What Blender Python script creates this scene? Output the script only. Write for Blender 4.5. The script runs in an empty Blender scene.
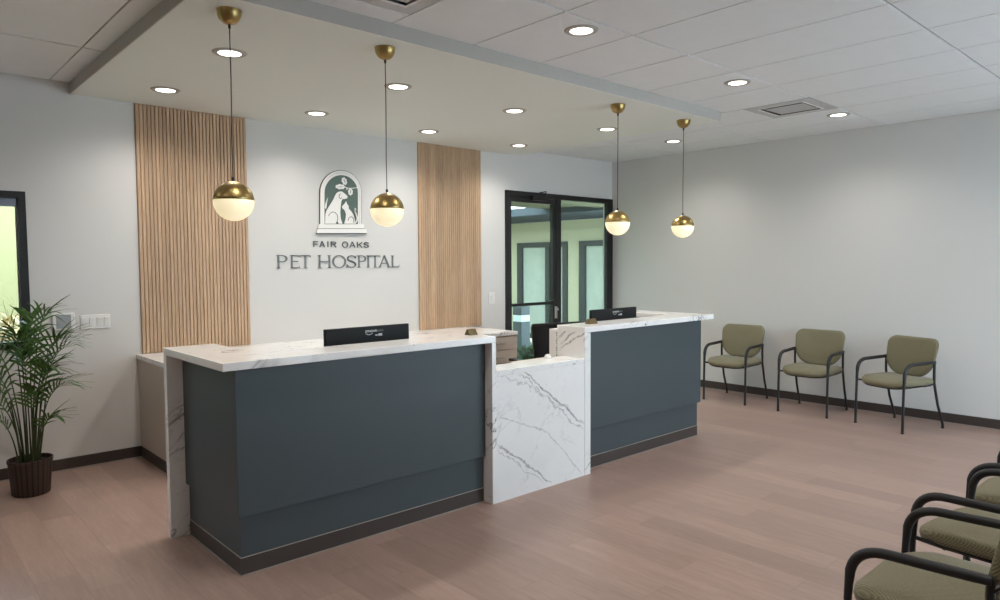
import bpy, bmesh, math, random
from mathutils import Vector, Matrix
random.seed(7)
S = bpy.context.scene
C = S.collection
PI = math.pi
# ------------------------------------------------------------------ camera model of the photograph
CAM = Vector((0, 0, 1.525))
YAW, PITCH, ROLL, FPX = math.radians(42.38778), math.radians(-3.03404), math.radians(-0.29557), 698.96
_f = Vector((math.sin(YAW)*math.cos(PITCH), math.cos(YAW)*math.cos(PITCH), math.sin(PITCH)))
_r = Vector((math.cos(YAW), -math.sin(YAW), 0)); _u = _r.cross(_f)
RT = _r*math.cos(ROLL) + _u*math.sin(ROLL); UP = -_r*math.sin(ROLL) + _u*math.cos(ROLL)
def on_plane(px, py, axis, val):                 # where a point of the photograph lies on a known surface
    d = RT*((px-500)/FPX) + UP*(-(py-300)/FPX) + _f
    return CAM + d*((val-CAM[axis])/d[axis])
YB = 5.99            # back wall
XR = 7.525            # right wall
XL, YF = -3.2, -1.1  # left and front walls, outside the picture
ZC = 2.865           # tile ceiling
ZS = 2.782           # dropped soffit
SX0, SX1, SY0 = 1.187, 5.72, 3.345
# ------------------------------------------------------------------ materials
def srgb(r, g, b):
    f = lambda c: (c/12.92 if c <= .04045 else ((c+.055)/1.055)**2.4)
    return (f(r/255), f(g/255), f(b/255), 1)
class NT:
    def __init__(s, name):
        s.m = bpy.data.materials.new(name); s.m.use_nodes = True
        s.t = s.m.node_tree; s.b = s.t.nodes['Principled BSDF']; s.out = s.t.nodes['Material Output']
    def n(s, typ, **kw):
        nd = s.t.nodes.new(typ)
        for k, v in kw.items(): setattr(nd, k, v)
        return nd
    def l(s, a, b): s.t.links.new(a, b)
    def pos(s): return s.n('ShaderNodeNewGeometry').outputs['Position']
    def objc(s): return s.n('ShaderNodeTexCoord').outputs['Object']
    def math(s, op, a, b=None, c=None, clamp=False):
        nd = s.n('ShaderNodeMath', operation=op); nd.use_clamp = clamp
        for i, v in enumerate((a, b, c)):
            if v is None: continue
            if isinstance(v, (int, float)): nd.inputs[i].default_value = v
            else: s.l(v, nd.inputs[i])
        return nd.outputs[0]
    def mapping(s, vec, scale=(1,1,1), rot=(0,0,0), loc=(0,0,0)):
        nd = s.n('ShaderNodeMapping'); s.l(vec, nd.inputs[0])
        nd.inputs['Scale'].default_value = scale; nd.inputs['Rotation'].default_value = rot; nd.inputs['Location'].default_value = loc
        return nd.outputs[0]
    def noise(s, vec, scale, detail=3, rough=.5, dist=0):
        nd = s.n('ShaderNodeTexNoise'); s.l(vec, nd.inputs['Vector'])
        nd.inputs['Scale'].default_value = scale; nd.inputs['Detail'].default_value = detail
        nd.inputs['Roughness'].default_value = rough; nd.inputs['Distortion'].default_value = dist
        return nd.outputs['Fac']
    def mapr(s, v, a, b, c, d, smooth=False):
        nd = s.n('ShaderNodeMapRange'); nd.clamp = True
        if smooth: nd.interpolation_type = 'SMOOTHSTEP'
        s.l(v, nd.inputs[0])
        for i, x in enumerate((a, b, c, d)): nd.inputs[i+1].default_value = x
        return nd.outputs[0]
    def mix(s, fac, a, b, mode='MIX'):
        nd = s.n('ShaderNodeMix', data_type='RGBA', blend_type=mode)
        for sock, v in ((nd.inputs[0], fac), (nd.inputs[6], a), (nd.inputs[7], b)):
            if isinstance(v, (int, float)): sock.default_value = v
            elif isinstance(v, tuple): sock.default_value = v
            else: s.l(v, sock)
        return nd.outputs[2]
    def sep(s, vec):
        nd = s.n('ShaderNodeSeparateXYZ'); s.l(vec, nd.inputs[0]); return nd.outputs
    def comb(s, x, y, z):
        nd = s.n('ShaderNodeCombineXYZ')
        for i, v in enumerate((x, y, z)):
            if isinstance(v, (int, float)): nd.inputs[i].default_value = v
            else: s.l(v, nd.inputs[i])
        return nd.outputs[0]
    def bump(s, h, strength, dist=.002):
        nd = s.n('ShaderNodeBump'); nd.inputs['Strength'].default_value = strength; nd.inputs['Distance'].default_value = dist
        s.l(h, nd.inputs['Height']); s.l(nd.outputs[0], s.b.inputs['Normal'])
    def set(s, col=None, rough=None, metal=None, spec=None):
        if col is not None:
            if isinstance(col, tuple): s.b.inputs['Base Color'].default_value = col
            else: s.l(col, s.b.inputs['Base Color'])
        if rough is not None:
            if isinstance(rough, (int, float)): s.b.inputs['Roughness'].default_value = rough
            else: s.l(rough, s.b.inputs['Roughness'])
        if metal is not None: s.b.inputs['Metallic'].default_value = metal
        if spec is not None: s.b.inputs['Specular IOR Level'].default_value = spec
        return s
def plain(name, rgb, rough=.5, metal=0, spec=.5, var=.06, vscale=6, bump=0, bscale=120):
    """a plain surface with faint procedural unevenness"""
    t = NT(name); c = srgb(*rgb); p = t.objc()
    d = tuple(x*(1-var) for x in c[:3]) + (1,)
    t.set(t.mix(t.noise(p, vscale), c, d), rough, metal, spec)
    if bump: t.bump(t.noise(p, bscale), bump)
    return t.m
def emitter(name, rgb, strength, rgb_edge=None):
    t = NT(name); e = t.n('ShaderNodeEmission'); e.inputs[0].default_value = srgb(*rgb); e.inputs[1].default_value = strength
    t.l(e.outputs[0], t.out.inputs[0]); return t.m
M = {}
M['wall'] = plain('painted_wall', (212, 211, 208), .6, spec=.3, var=.02, vscale=2, bump=.05, bscale=300)
M['soffit'] = plain('soffit_paint', (232, 236, 230), .7, spec=.2, var=.02, vscale=2)
M['tile'] = plain('ceiling_tile', (234, 236, 237), .9, spec=.1, var=.05, vscale=9, bump=.25, bscale=220)
M['tbar'] = plain('ceiling_bar', (165, 166, 168), .6, spec=.3)
M['fascia'] = plain('fascia_metal', (182, 179, 173), .55, spec=.4)
M['base'] = plain('vinyl_base', (66, 57, 53), .5, spec=.4)
M['seam'] = plain('edge_metal', (165, 158, 150), .4, metal=.3)
M['desk'] = plain('desk_laminate', (65, 74, 78), .45, spec=.4, var=.05, vscale=2)
M['beige'] = plain('beige_laminate', (186, 176, 165), .5, spec=.4, var=.03)
M['black_metal'] = plain('black_metal', (22, 22, 24), .4, spec=.5)
M['black_frame'] = plain('dark_bronze_frame', (26, 26, 28), .45, spec=.4)
M['arm_black'] = plain('black_arm_pad', (25, 25, 28), .5, spec=.5)
M['brass'] = plain('brushed_brass', (172, 148, 96), .34, metal=1, var=.1, vscale=20)
M['white_plastic'] = plain('white_plastic', (232, 231, 228), .4)
M['grey_plastic'] = plain('grey_screen', (150, 154, 158), .35)
M['pot'] = plain('dark_pot', (47, 36, 31), .55, var=.25, vscale=30)
def pot_mat():
    t = NT('ribbed_pot'); x, y, z = t.sep(t.objc())[:3]
    a = t.math('ARCTAN2', y, x); st = t.math('SINE', t.math('MULTIPLY', a, 24))
    t.set(t.mix(t.mapr(st, -.75, -.2, 0, 1), srgb(26, 19, 17), srgb(66, 48, 42)), .5); return t.m
M['pot'] = pot_mat()
M['soil'] = plain('soil', (40, 31, 25), .95, var=.5, vscale=60)
M['monitor'] = plain('black_monitor', (14, 15, 17), .6, spec=.25, var=.02)
M['print_white'] = plain('white_print', (205, 208, 210), .5)
M['letter'] = plain('grey_letter', (112, 116, 116), .45, metal=.3)
M['letter_dark'] = plain('dark_letter', (92, 95, 96), .45)
M['logo_white'] = plain('logo_white', (238, 236, 232), .5, var=.02)
M['logo_green'] = plain('logo_green', (84, 104, 97), .6, var=.06)
M['logo_line'] = plain('logo_line', (74, 80, 80), .6)
M['chrome'] = plain('satin_metal', (190, 186, 180), .3, metal=.9)
M['dark'] = plain('vent_dark', (24, 26, 30), .8)
M['vent_face'] = plain('vent_face', (196, 197, 197), .6, var=.12, vscale=160)
M['mesh_black'] = plain('chair_mesh', (30, 32, 35), .7)
M['ext_wall'] = plain('pale_green_stucco', (190, 184, 156), .9, spec=.1, var=.05, bump=.2)
M['garden_wall'] = plain('olive_green_stucco', (158, 154, 112), .9, spec=.1)
M['ext_soffit'] = plain('olive_soffit', (112, 110, 88), .9, spec=.1)
M['ext_grey'] = plain('grey_soffit', (78, 83, 88), .9, spec=.1)
M['ext_ground'] = plain('concrete_path', (200, 200, 200), .9, spec=.1, var=.15)
M['ext_frame'] = plain('dark_grey_frame', (50, 54, 54), .5)
M['brass_dark'] = plain('aged_brass', (112, 98, 66), .5, metal=.6, var=.2, vscale=40)
M['blind_grey'] = plain('blue_grey_cassette', (128, 136, 152), .5)
M['ext_bed'] = plain('planted_bed', (112, 114, 98), .9, spec=.1, var=.3)
M['bollard'] = plain('grey_bollard', (68, 78, 84), .5)
M['stem'] = plain('palm_stem', (60, 72, 38), .5, var=.3, vscale=30)
M['lens'] = emitter('lamp_lens', (255, 246, 232), 7)
M['bollard_white'] = plain('frosted_band', (226, 236, 240), .5)
def globe_mat():
    t = NT('opal_globe'); t.set(srgb(250, 240, 210), .25)
    t.b.inputs['Emission Color'].default_value = srgb(255, 238, 194); t.b.inputs['Emission Strength'].default_value = .62
    return t.m
M['globe'] = globe_mat()
def floor_mat():
    t = NT('vinyl_planks'); x, y, z = t.sep(t.pos())[:3]
    W, L = .183, 1.22
    xi = t.math('DIVIDE', x, W); ix = t.math('FLOOR', xi); fx = t.math('FRACT', xi)
    wn = t.n('ShaderNodeTexWhiteNoise', noise_dimensions='1D'); t.l(ix, wn.inputs['W'])
    yi = t.math('ADD', t.math('DIVIDE', y, L), wn.outputs['Value']); iy = t.math('FLOOR', yi); fy = t.math('FRACT', yi)
    w2 = t.n('ShaderNodeTexWhiteNoise', noise_dimensions='2D'); t.l(t.comb(ix, iy, 0), w2.inputs['Vector'])
    v = w2.outputs['Value']
    g = t.comb(t.math('MULTIPLY', x, 26), t.math('ADD', t.math('MULTIPLY', y, 2.2), t.math('MULTIPLY', v, 40)), 0)
    gr = t.noise(g, 1.0, 6, .62, .6)
    fine = t.noise(t.comb(t.math('MULTIPLY', x, 160), t.math('MULTIPLY', y, 9), v), 1.0, 3, .6)
    c = t.mix(t.mapr(gr, .3, .7, 0, 1), srgb(146, 122, 112), srgb(166, 141, 130))
    c = t.mix(t.mapr(fine, .3, .75, 0, .35), c, srgb(120, 96, 86))
    tone = t.n('ShaderNodeHueSaturation'); t.l(c, tone.inputs['Color']); t.l(t.mapr(v, 0, 1, .9, 1.12), tone.inputs['Value'])
    ex = t.math('MINIMUM', fx, t.math('SUBTRACT', 1, fx)); ey = t.math('MINIMUM', fy, t.math('SUBTRACT', 1, fy))
    sx = t.mapr(ex, 0, .011, 1, 0); sy = t.mapr(ey, 0, .0018, 1, 0)
    seam = t.math('MULTIPLY', t.math('MAXIMUM', sx, sy), .45)
    t.set(t.mix(seam, tone.outputs[0], srgb(84, 66, 58)), t.mapr(gr, .3, .7, .36, .48), spec=.5)
    t.bump(t.math('SUBTRACT', t.math('MULTIPLY', fine, .3), seam), .12)
    return t.m
M['floor'] = floor_mat()
def marble_mat(name, lines=(), along_y=False, soft=.25):
    t = NT(name); p = t.pos(); x, y, z = t.sep(p)[:3]
    if along_y: x = y
    # diagonal soft veins everywhere
    q = t.mapping(p, (1, 1, 1), (math.radians(20), math.radians(38), math.radians(25)))
    q = t.mapping(q, (.55, 1.6, 1.7))
    warp = t.noise(q, 2.2, 5, .6)
    n1 = t.noise(q, 1.25, 6, .58, .9)
    v1 = t.mapr(t.math('ABSOLUTE', t.math('SUBTRACT', n1, .5)), 0, .011, 1, 0, True)
    n2 = t.noise(t.mapping(q, (1.5, 1.5, 1.5), (0, 0, .6), (5, 2, 1)), 1.6, 5, .6, 1.2)
    v2 = t.mapr(t.math('ABSOLUTE', t.math('SUBTRACT', n2, .52)), 0, .008, .6, 0, True)
    br = t.mapr(t.noise(p, 3.1, 2), .42, .62, 0, 1)
    veins = t.math('MULTIPLY', t.math('MAXIMUM', v1, v2), br)
    if lines: veins = t.math('MULTIPLY', veins, soft)
    nz = t.math('SUBTRACT', t.noise(p, 7, 5, .62), .5)
    nf = t.noise(p, 34, 3, .7)
    for (x0, z0, x1, z1, w, k, wob) in lines:        # the bold veins of the slab, where the slab has them
        dx, dz = x1-x0, z1-z0; L = math.hypot(dx, dz); ux, uz = dx/L, dz/L
        d = t.math('ADD', t.math('MULTIPLY', t.math('SUBTRACT', x, x0), -uz), t.math('MULTIPLY', t.math('SUBTRACT', z, z0), ux))
        d = t.math('ADD', d, t.math('MULTIPLY', nz, wob))
        s_ = t.math('ADD', t.math('MULTIPLY', t.math('SUBTRACT', x, x0), ux), t.math('MULTIPLY', t.math('SUBTRACT', z, z0), uz))
        inside = t.math('MULTIPLY', t.mapr(s_, -.01, .04, 0, 1), t.mapr(s_, L-.06, L+.02, 1, 0))
        ln = t.mapr(t.math('ABSOLUTE', d), w*.2, w, k, 0, True)
        ln = t.math('MULTIPLY', ln, t.mapr(nf, .3, .62, .25, 1))
        veins = t.math('MAXIMUM', veins, t.math('MULTIPLY', ln, inside))
    cloud = t.noise(p, 1.7, 4, .6)
    base = t.mix(t.mapr(cloud, .35, .75, 0, .45), srgb(236, 235, 233), srgb(216, 216, 218))
    t.set(t.mix(t.math('MULTIPLY', veins, .8), base, srgb(96, 98, 104)), .16, spec=.5)
    return t.m
def pl(px, py): q = on_plane(px, py, 1, 3.24); return q.x, q.z
LN = []
for a, b, w, k, wob in (((524, 372), (584, 424), .012, 1, .10), ((519, 374), (583, 430), .009, .75, .16), ((498, 373), (572, 412), .010, .6, .22),
                        ((498, 416), (548, 431), .006, .6, .08), ((546, 430), (583, 474), .006, .55, .06), ((498, 444), (552, 482), .011, .9, .10),
                        ((498, 448), (545, 484), .007, .6, .14), ((560, 436), (577, 446), .004, .45, .05), ((500, 432), (526, 408), .004, .3, .06)):
    LN.append(pl(*a) + pl(*b) + (w, k, wob))
M['marble'] = marble_mat('veined_quartz')
M['marble_panel'] = marble_mat('veined_quartz_panel', LN)
def pe(px, py): q = on_plane(px, py, 0, 3.772); return q.y, q.z
LE = []
for a, b, w, k, wob in (((573, 325.5), (558, 339), .011, .8, .05), ((580, 327), (561, 344), .011, 1, .06), ((588, 331), (560, 348.5), .010, .9, .08)):
    LE.append(pe(*a) + pe(*b) + (w, k, wob))
M['marble_end'] = marble_mat('veined_quartz_end', LE, True, .6)
def wood_mat():
    t = NT('oak_slats'); p = t.pos(); x, y, z = t.sep(p)[:3]
    i = t.math('FLOOR', t.math('DIVIDE', x, .0285)); wn = t.n('ShaderNodeTexWhiteNoise', noise_dimensions='1D'); t.l(i, wn.inputs['W'])
    v = wn.outputs['Value']
    g = t.noise(t.comb(t.math('MULTIPLY', x, 150), t.math('MULTIPLY', v, 50), t.math('MULTIPLY', z, 5)), 1, 5, .65, .5)
    c = t.mix(t.mapr(g, .3, .72, 0, 1), srgb(204, 176, 147), srgb(168, 138, 110))
    big = t.noise(t.comb(t.math('MULTIPLY', x, 3), 0, t.math('MULTIPLY', z, .5)), 1, 2)
    h = t.n('ShaderNodeHueSaturation'); t.l(c, h.inputs['Color'])
    t.l(t.math('MULTIPLY', t.mapr(v, 0, 1, .86, 1.1), t.mapr(big, .3, .7, .92, 1.06)), h.inputs['Value'])
    t.set(h.outputs[0], .5, spec=.3); return t.m
M['wood'] = wood_mat()
M['wood_back'] = plain('slat_backing', (164, 136, 109), .8)
def fabric_mat():
    t = NT('olive_fabric'); p = t.objc(); x, y, z = t.sep(p)[:3]
    w1 = t.math('SINE', t.math('MULTIPLY', x, 520)); w2 = t.math('SINE', t.math('MULTIPLY', t.math('ADD', y, z), 520))
    wv = t.math('MULTIPLY', w1, w2); n = t.noise(p, 260, 2, .6)
    f = t.math('ADD', t.mapr(wv, -1, 1, 0, .7), t.mapr(n, .3, .7, 0, .3))
    t.set(t.mix(f, srgb(80, 76, 58), srgb(150, 143, 116)), .9, spec=.15)
    t.b.inputs['Sheen Weight'].default_value = .15
    t.bump(f, .5, .0015); return t.m
M['fabric'] = fabric_mat()
def glass_mat(name, tint, refl=1.0):
    t = NT(name); t.t.nodes.remove(t.b)
    tr = t.n('ShaderNodeBsdfTransparent'); tr.inputs[0].default_value = tint
    gl = t.n('ShaderNodeBsdfGlossy'); gl.inputs['Roughness'].default_value = .02; gl.inputs[0].default_value = (1, 1, 1, 1)
    lw = t.n('ShaderNodeLayerWeight'); lw.inputs[0].default_value = .5
    fr = t.math('ADD', .03, t.math('MULTIPLY', .9, t.math('POWER', lw.outputs['Facing'], 5)))
    mx = t.n('ShaderNodeMixShader'); t.l(t.math('MULTIPLY', fr, refl), mx.inputs[0])
    t.l(tr.outputs[0], mx.inputs[1]); t.l(gl.outputs[0], mx.inputs[2]); t.l(mx.outputs[0], t.out.inputs[0])
    return t.m
M['glass'] = glass_mat('greenish_glass', (.86, .93, .89, 1))
M['clear_glass'] = glass_mat('clear_glass', (.95, .98, .97, 1))
M['ext_glass'] = plain('curtained_window_glass', (186, 192, 180), .25, var=.25, vscale=5)
def leaf_mat():
    t = NT('palm_leaf'); p = t.objc()
    c = t.mix(t.noise(p, 9, 3), srgb(28, 60, 24), srgb(88, 128, 54))
    t.set(c, .42, spec=.45); t.b.inputs['Subsurface Weight'].default_value = 0
    return t.m
M['leaf'] = leaf_mat()
M['bush'] = plain('courtyard_leaves', (70, 100, 62), .7, var=.6, vscale=25)
M['dry_bush'] = plain('pale_leaves', (196, 178, 132), .8, var=.5, vscale=30)
# ------------------------------------------------------------------ mesh building
class MB:
    def __init__(s): s.v = []; s.f = []
    def add(s, vs, fs):
        o = len(s.v); s.v += [Vector(v) for v in vs]; s.f += [tuple(i+o for i in f) for f in fs]; return s
    def box(s, x0, x1, y0, y1, z0, z1):
        x0, x1 = sorted((x0, x1)); y0, y1 = sorted((y0, y1)); z0, z1 = sorted((z0, z1))
        return s.add([(x0,y0,z0),(x1,y0,z0),(x1,y1,z0),(x0,y1,z0),(x0,y0,z1),(x1,y0,z1),(x1,y1,z1),(x0,y1,z1)],
                     [(0,3,2,1),(4,5,6,7),(0,1,5,4),(1,2,6,5),(2,3,7,6),(3,0,4,7)])
    def prism(s, poly, axis, a, b):                 # polygon (2-D) extruded along an axis
        def P(u, w, h): return {0: (h, u, w), 1: (u, h, w), 2: (u, w, h)}[axis]
        n = len(poly); vs = [P(u, w, a) for u, w in poly] + [P(u, w, b) for u, w in poly]
        fs = [tuple(range(n)), tuple(range(2*n-1, n-1, -1))] + [(i, i+n, (i+1) % n+n, (i+1) % n) for i in range(n)]
        return s.add(vs, fs)
    def tube(s, pts, r, n=10, cap=True, flat=None):
        pts = [Vector(p) for p in pts]; rs = r if isinstance(r, (list, tuple)) else [r]*len(pts)
        rings = []; t0 = (pts[1]-pts[0]).normalized()
        up = Vector((1, 0, 0)) if abs(t0.x) < .9 else Vector((0, 1, 0))
        a = (up - t0*up.dot(t0)).normalized()
        for i, p in enumerate(pts):
            if i == 0: t = pts[1]-pts[0]
            elif i == len(pts)-1: t = pts[-1]-pts[-2]
            else: t = (pts[i+1]-p).normalized() + (p-pts[i-1]).normalized()
            t.normalize(); a = (a - t*a.dot(t)).normalized(); b = t.cross(a)
            fl = flat if flat else (1, 1)
            rings.append([p + a*(rs[i]*fl[0]*math.cos(2*PI*k/n)) + b*(rs[i]*fl[1]*math.sin(2*PI*k/n)) for k in range(n)])
        vs = [v for rg in rings for v in rg]; fs = []
        for i in range(len(pts)-1):
            for k in range(n): fs.append((i*n+k, i*n+(k+1) % n, (i+1)*n+(k+1) % n, (i+1)*n+k))
        if cap: fs += [tuple(range(n-1, -1, -1)), tuple((len(pts)-1)*n+k for k in range(n))]
        return s.add(vs, fs)
    def lathe(s, prof, c=(0, 0, 0), n=32, close=False):
        cx, cy, cz = c; vs = []; fs = []
        for r, z in prof: vs += [(cx+r*math.cos(2*PI*k/n), cy+r*math.sin(2*PI*k/n), cz+z) for k in range(n)]
        m = len(prof)
        for i in range(m-1):
            for k in range(n): fs.append((i*n+k, i*n+(k+1) % n, (i+1)*n+(k+1) % n, (i+1)*n+k))
        if prof[0][0] > 1e-5: fs.append(tuple(range(n-1, -1, -1)))
        if prof[-1][0] > 1e-5: fs.append(tuple((m-1)*n+k for k in range(n)))
        return s.add(vs, fs)
MATW = {}                                            # world matrices of the empties, by name
def wm(o): return MATW.get(o.name, Matrix.Identity(4)) if o else Matrix.Identity(4)
def obj(name, mb, mat, parent=None, label=None, bevel=0, smooth=False, seg=2, local=False):
    me = bpy.data.meshes.new(name); o = bpy.data.objects.new(name, me)
    inv = Matrix.Identity(4) if (local or parent is None) else wm(parent).inverted()
    me.from_pydata([inv @ v for v in mb.v], [], mb.f)
    bm = bmesh.new(); bm.from_mesh(me)
    bmesh.ops.remove_doubles(bm, verts=bm.verts, dist=1e-6); bmesh.ops.recalc_face_normals(bm, faces=bm.faces)
    bm.to_mesh(me); bm.free()
    me.materials.append(M[mat] if isinstance(mat, str) else mat); C.objects.link(o)
    if parent: o.parent = parent; MATW[o.name] = wm(parent).copy()
    if smooth:
        me.polygons.foreach_set('use_smooth', [True]*len(me.polygons))
        me.set_sharp_from_angle(angle=math.radians(smooth if smooth > 1 else 40))
    if bevel:
        bv = o.modifiers.new('bevel', 'BEVEL'); bv.width = bevel; bv.segments = seg; bv.limit_method = 'ANGLE'; bv.angle_limit = math.radians(40)
        bv.harden_normals = False
    if label: o['label'] = label
    return o
def tag(o, label, cat, group=None):
    o['label'] = label; o['category'] = cat; o['kind'] = 'thing'
    if group: o['group'] = group
    return o
def thing(name, label, cat, loc=(0, 0, 0), rz=0, group=None):
    o = bpy.data.objects.new(name, None); C.objects.link(o); o.location = loc; o.rotation_euler = (0, 0, rz); o.empty_display_size = .1
    MATW[o.name] = Matrix.Translation(loc) @ Matrix.Rotation(rz, 4, 'Z')
    return tag(o, label, cat, group)
def struct(name, mb, mat, parent=None, **kw):
    o = obj(name, mb, mat, parent, **kw)
    if parent is None: o['kind'] = 'structure'
    return o
def copy_tree(o, parent=None):
    c = o.copy(); C.objects.link(c); c.parent = parent
    for ch in list(o.children): copy_tree(ch, c)
    return c
def duplicate(root, loc, rz, label, group=None):
    c = copy_tree(root); c.location = loc; c.rotation_euler = (0, 0, rz); c['label'] = label
    if group: c['group'] = group
    return c
def bez(p0, p1, p2, n=8):
    p0, p1, p2 = Vector(p0), Vector(p1), Vector(p2)
    return [p0*(1-t)**2 + p1*2*t*(1-t) + p2*t*t for t in [i/n for i in range(n+1)]]
def rounded(w, h, rs, n=6, cx=0, cy=0):              # rounded rectangle, radii (bl, br, tr, tl)
    out = []
    for (sx, sy, r, a0) in ((-1, -1, rs[0], PI), (1, -1, rs[1], 1.5*PI), (1, 1, rs[2], 0), (-1, 1, rs[3], .5*PI)):
        ox, oy = cx+sx*(w/2-r), cy+sy*(h/2-r)
        for i in range(n+1):
            a = a0 + (PI/2)*i/n; out.append((ox+r*math.cos(a), oy+r*math.sin(a)))
    return out
# ------------------------------------------------------------------ the room
struct('floor', MB().box(XL-.15, XR+.15, YF-.15, YB+.15, -.1, 0), 'floor')
def holed_wall(mb, along, a0, a1, t0, t1, z1, holes):
    """wall running along x (0) or y (1) from a0 to a1, thickness t0..t1, with rectangular holes (a, b, z0, z1)"""
    cuts = sorted({a0, a1} | {h[0] for h in holes} | {h[1] for h in holes})
    for a, b in zip(cuts, cuts[1:]):
        hs = [h for h in holes if h[0] <= a+1e-6 and h[1] >= b-1e-6]
        spans = [(0, z1)]
        for h in hs:
            spans = [q for s_ in spans for q in ((s_[0], min(s_[1], h[2])), (max(s_[0], h[3]), s_[1])) if q[1]-q[0] > 1e-4]
        for z0, zt in spans:
            if along == 0: mb.box(a, b, t0, t1, z0, zt)
            else: mb.box(t0, t1, a, b, z0, zt)
    return mb
WIN = (-2.0, .885, .93, 2.05); DOOR = (5.55, XR-.005, 0, 2.372)
struct('wall_back', holed_wall(MB(), 0, XL-.15, XR+.15, YB, YB+.15, 2.95, [WIN, DOOR]), 'wall')
struct('wall_right', MB().box(XR, XR+.15, YF-.15, YB, 0, 2.95), 'wall')
struct('wall_left', MB().box(XL-.15, XL, YF-.15, YB, 0, 2.95), 'wall')
FW = [(3.15, 4.5, .12, 2.45), (4.65, 6.0, .12, 2.45), (6.15, 7.48, .12, 2.45)]
struct('wall_front', holed_wall(MB(), 0, XL, XR, YF-.15, YF, 2.95, FW), 'wall')
struct('sky_block_eave', MB().box(XL-.3, XR+.6, YF-1.9, YF-.15, 2.62, 2.9), 'ext_soffit')                # added unseen eave, keeps high sky light out of the front windows
struct('trim_1', MB().box(XL-.3, XR+.3, YF-.3, YB+.3, 2.95, 3.1), 'ext_grey')     # roof deck over the ceiling
# acoustic tile ceiling: 2 x 4 tiles hung a little below their bars
GX, GY, PX, PY = 2.243, 1.378, .5915, 1.198
def tile_rects():
    out = []
    for i in range(-10, 10):
        for j in range(-3, 5):
            x0, x1 = GX+i*PX, GX+(i+1)*PX; y0, y1 = GY+j*PY, GY+(j+1)*PY
            cells = [(x0, x1, y0, y1)]
            if (i, j) in ((6, 1), (-1, 1)): cells = [(x0, x1, y0+PX, y1)]          # half cells that hold the air vents
            for c in cells: out.append(c)
    return out
ceil = MB(); G = .005
for x0, x1, y0, y1 in tile_rects():
    x0, x1, y0, y1 = max(x0, XL), min(x1, XR), max(y0, YF), min(y1, YB)
    if x1-x0 < .03 or y1-y0 < .03: continue
    pieces = [(x0, x1, y0, y1)]
    if y1 > SY0 and x1 > SX0 and x0 < SX1:                                          # leave the soffit out
        pieces = []
        if y0 < SY0: pieces.append((x0, x1, y0, SY0)); y0 = SY0
        if x0 < SX0: pieces.append((x0, SX0, y0, y1))
        if x1 > SX1: pieces.append((SX1, x1, y0, y1))
    for a, b, c, d in pieces:
        if b-a > .03 and d-c > .03: ceil.box(a+G, b-G, c+G*1.8, d-G*1.8, ZC, ZC+.02)
ceiling = struct('ceiling', ceil, 'tile')
cb = MB().box(XL, XR, YF, YB, ZC+.012, ZC+.03)
obj('ceiling_bars', cb, 'tbar', ceiling)
sof = struct('ceiling.001', MB().box(SX0, SX1, SY0, YB, ZS, 2.95), 'soffit')
struct('trim_2', MB().box(SX0-.004, SX1+.004, SY0-.006, SY0, ZS+.002, ZC+.008).box(SX0-.006, SX0, SY0-.006, YB, ZS+.002, ZC+.008).box(SX1, SX1+.006, SY0-.006, YB, ZS+.002, ZC+.008), 'fascia')
# dark vinyl base with a pale bead along the floor
def base(name, mb): 
    o = struct(name, mb, 'base', bevel=.003); return o
bb = base('baseboard_back', MB().box(XL, 1.60, YB-.014, YB, 0, .088).box(5.0, 5.55, YB-.014, YB, 0, .088))
obj('bead', MB().box(XL, 1.60, YB-.022, YB-.014, 0, .007), 'seam', bb)
bb = base('baseboard_right', MB().box(XR-.014, XR, YF, YB, 0, .09)); obj('bead', MB().box(XR-.022, XR-.014, YF, YB, 0, .006), 'seam', bb)
base('baseboard_left', MB().box(XL, XL+.014, YF, YB, 0, .085))
base('baseboard_front', MB().box(XL+.014, XR-.014, YF, YF+.014, 0, .085))
# windows
def window(name, x0, x1, y0, y1, z0, z1, fw, mull=(), glass='clear_glass', frame='black_frame'):
    mb = MB().box(x0, x1, y0, y1, z1-fw, z1).box(x0, x1, y0, y1, z0, z0+fw).box(x0, x0+fw, y0, y1, z0+fw, z1-fw).box(x1-fw, x1, y0, y1, z0+fw, z1-fw)
    for m in mull: mb.box(m-fw/2, m+fw/2, y0, y1, z0+fw, z1-fw)
    w = struct(name, mb, frame, bevel=.003)
    ym = (y0+y1)/2
    obj('pane', MB().box(x0+fw, x1-fw, ym-.003, ym+.003, z0+fw, z1-fw), glass, w)
    return w
w1 = window('window_1', WIN[0], WIN[1], YB-.012, YB+.09, WIN[2], WIN[3], .052)
obj('blind_cassette', MB().box(WIN[0]+.053, WIN[1]-.053, YB+.0, YB+.03, 1.942, 1.997), 'blind_grey', w1)
obj('inner_stop', MB().box(WIN[1]-.062, WIN[1]-.052, YB+.02, YB+.03, WIN[2]+.052, WIN[3]-.052), 'chrome', w1)
for k, (a, b, c, d) in enumerate(FW): window('window_%d' % (k+2), a, b, YF-.12, YF+.01, c, d, .05, glass='clear_glass')
# glazed door and side light in the back wall
dx0, dx1, dz = DOOR[0], DOOR[1], DOOR[3]
fr = MB().box(dx0, dx1, YB-.02, YB+.03, 2.31, dz).box(dx0, 5.60, YB-.02, YB+.03, 0, 2.31).box(6.40, 6.493, YB-.02, YB+.03, 0, 2.31).box(7.40, dx1, YB-.02, YB+.03, 0, 2.31).box(6.493, 7.40, YB-.02, YB+.03, 0, .10)
door = struct('door_1', fr, 'black_frame', bevel=.003)
leaf = obj('door_leaf', MB().box(5.605, 5.645, YB-.01, YB+.035, .01, 2.305).box(6.35, 6.395, YB-.01, YB+.035, .01, 2.305).box(5.645, 6.35, YB-.01, YB+.035, 2.245, 2.305).box(5.645, 6.35, YB-.01, YB+.035, .01, .26), 'black_metal', door, bevel=.002)
obj('door_pane', MB().box(5.645, 6.35, YB+.018, YB+.024, .26, 2.245), 'glass', leaf)
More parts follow.
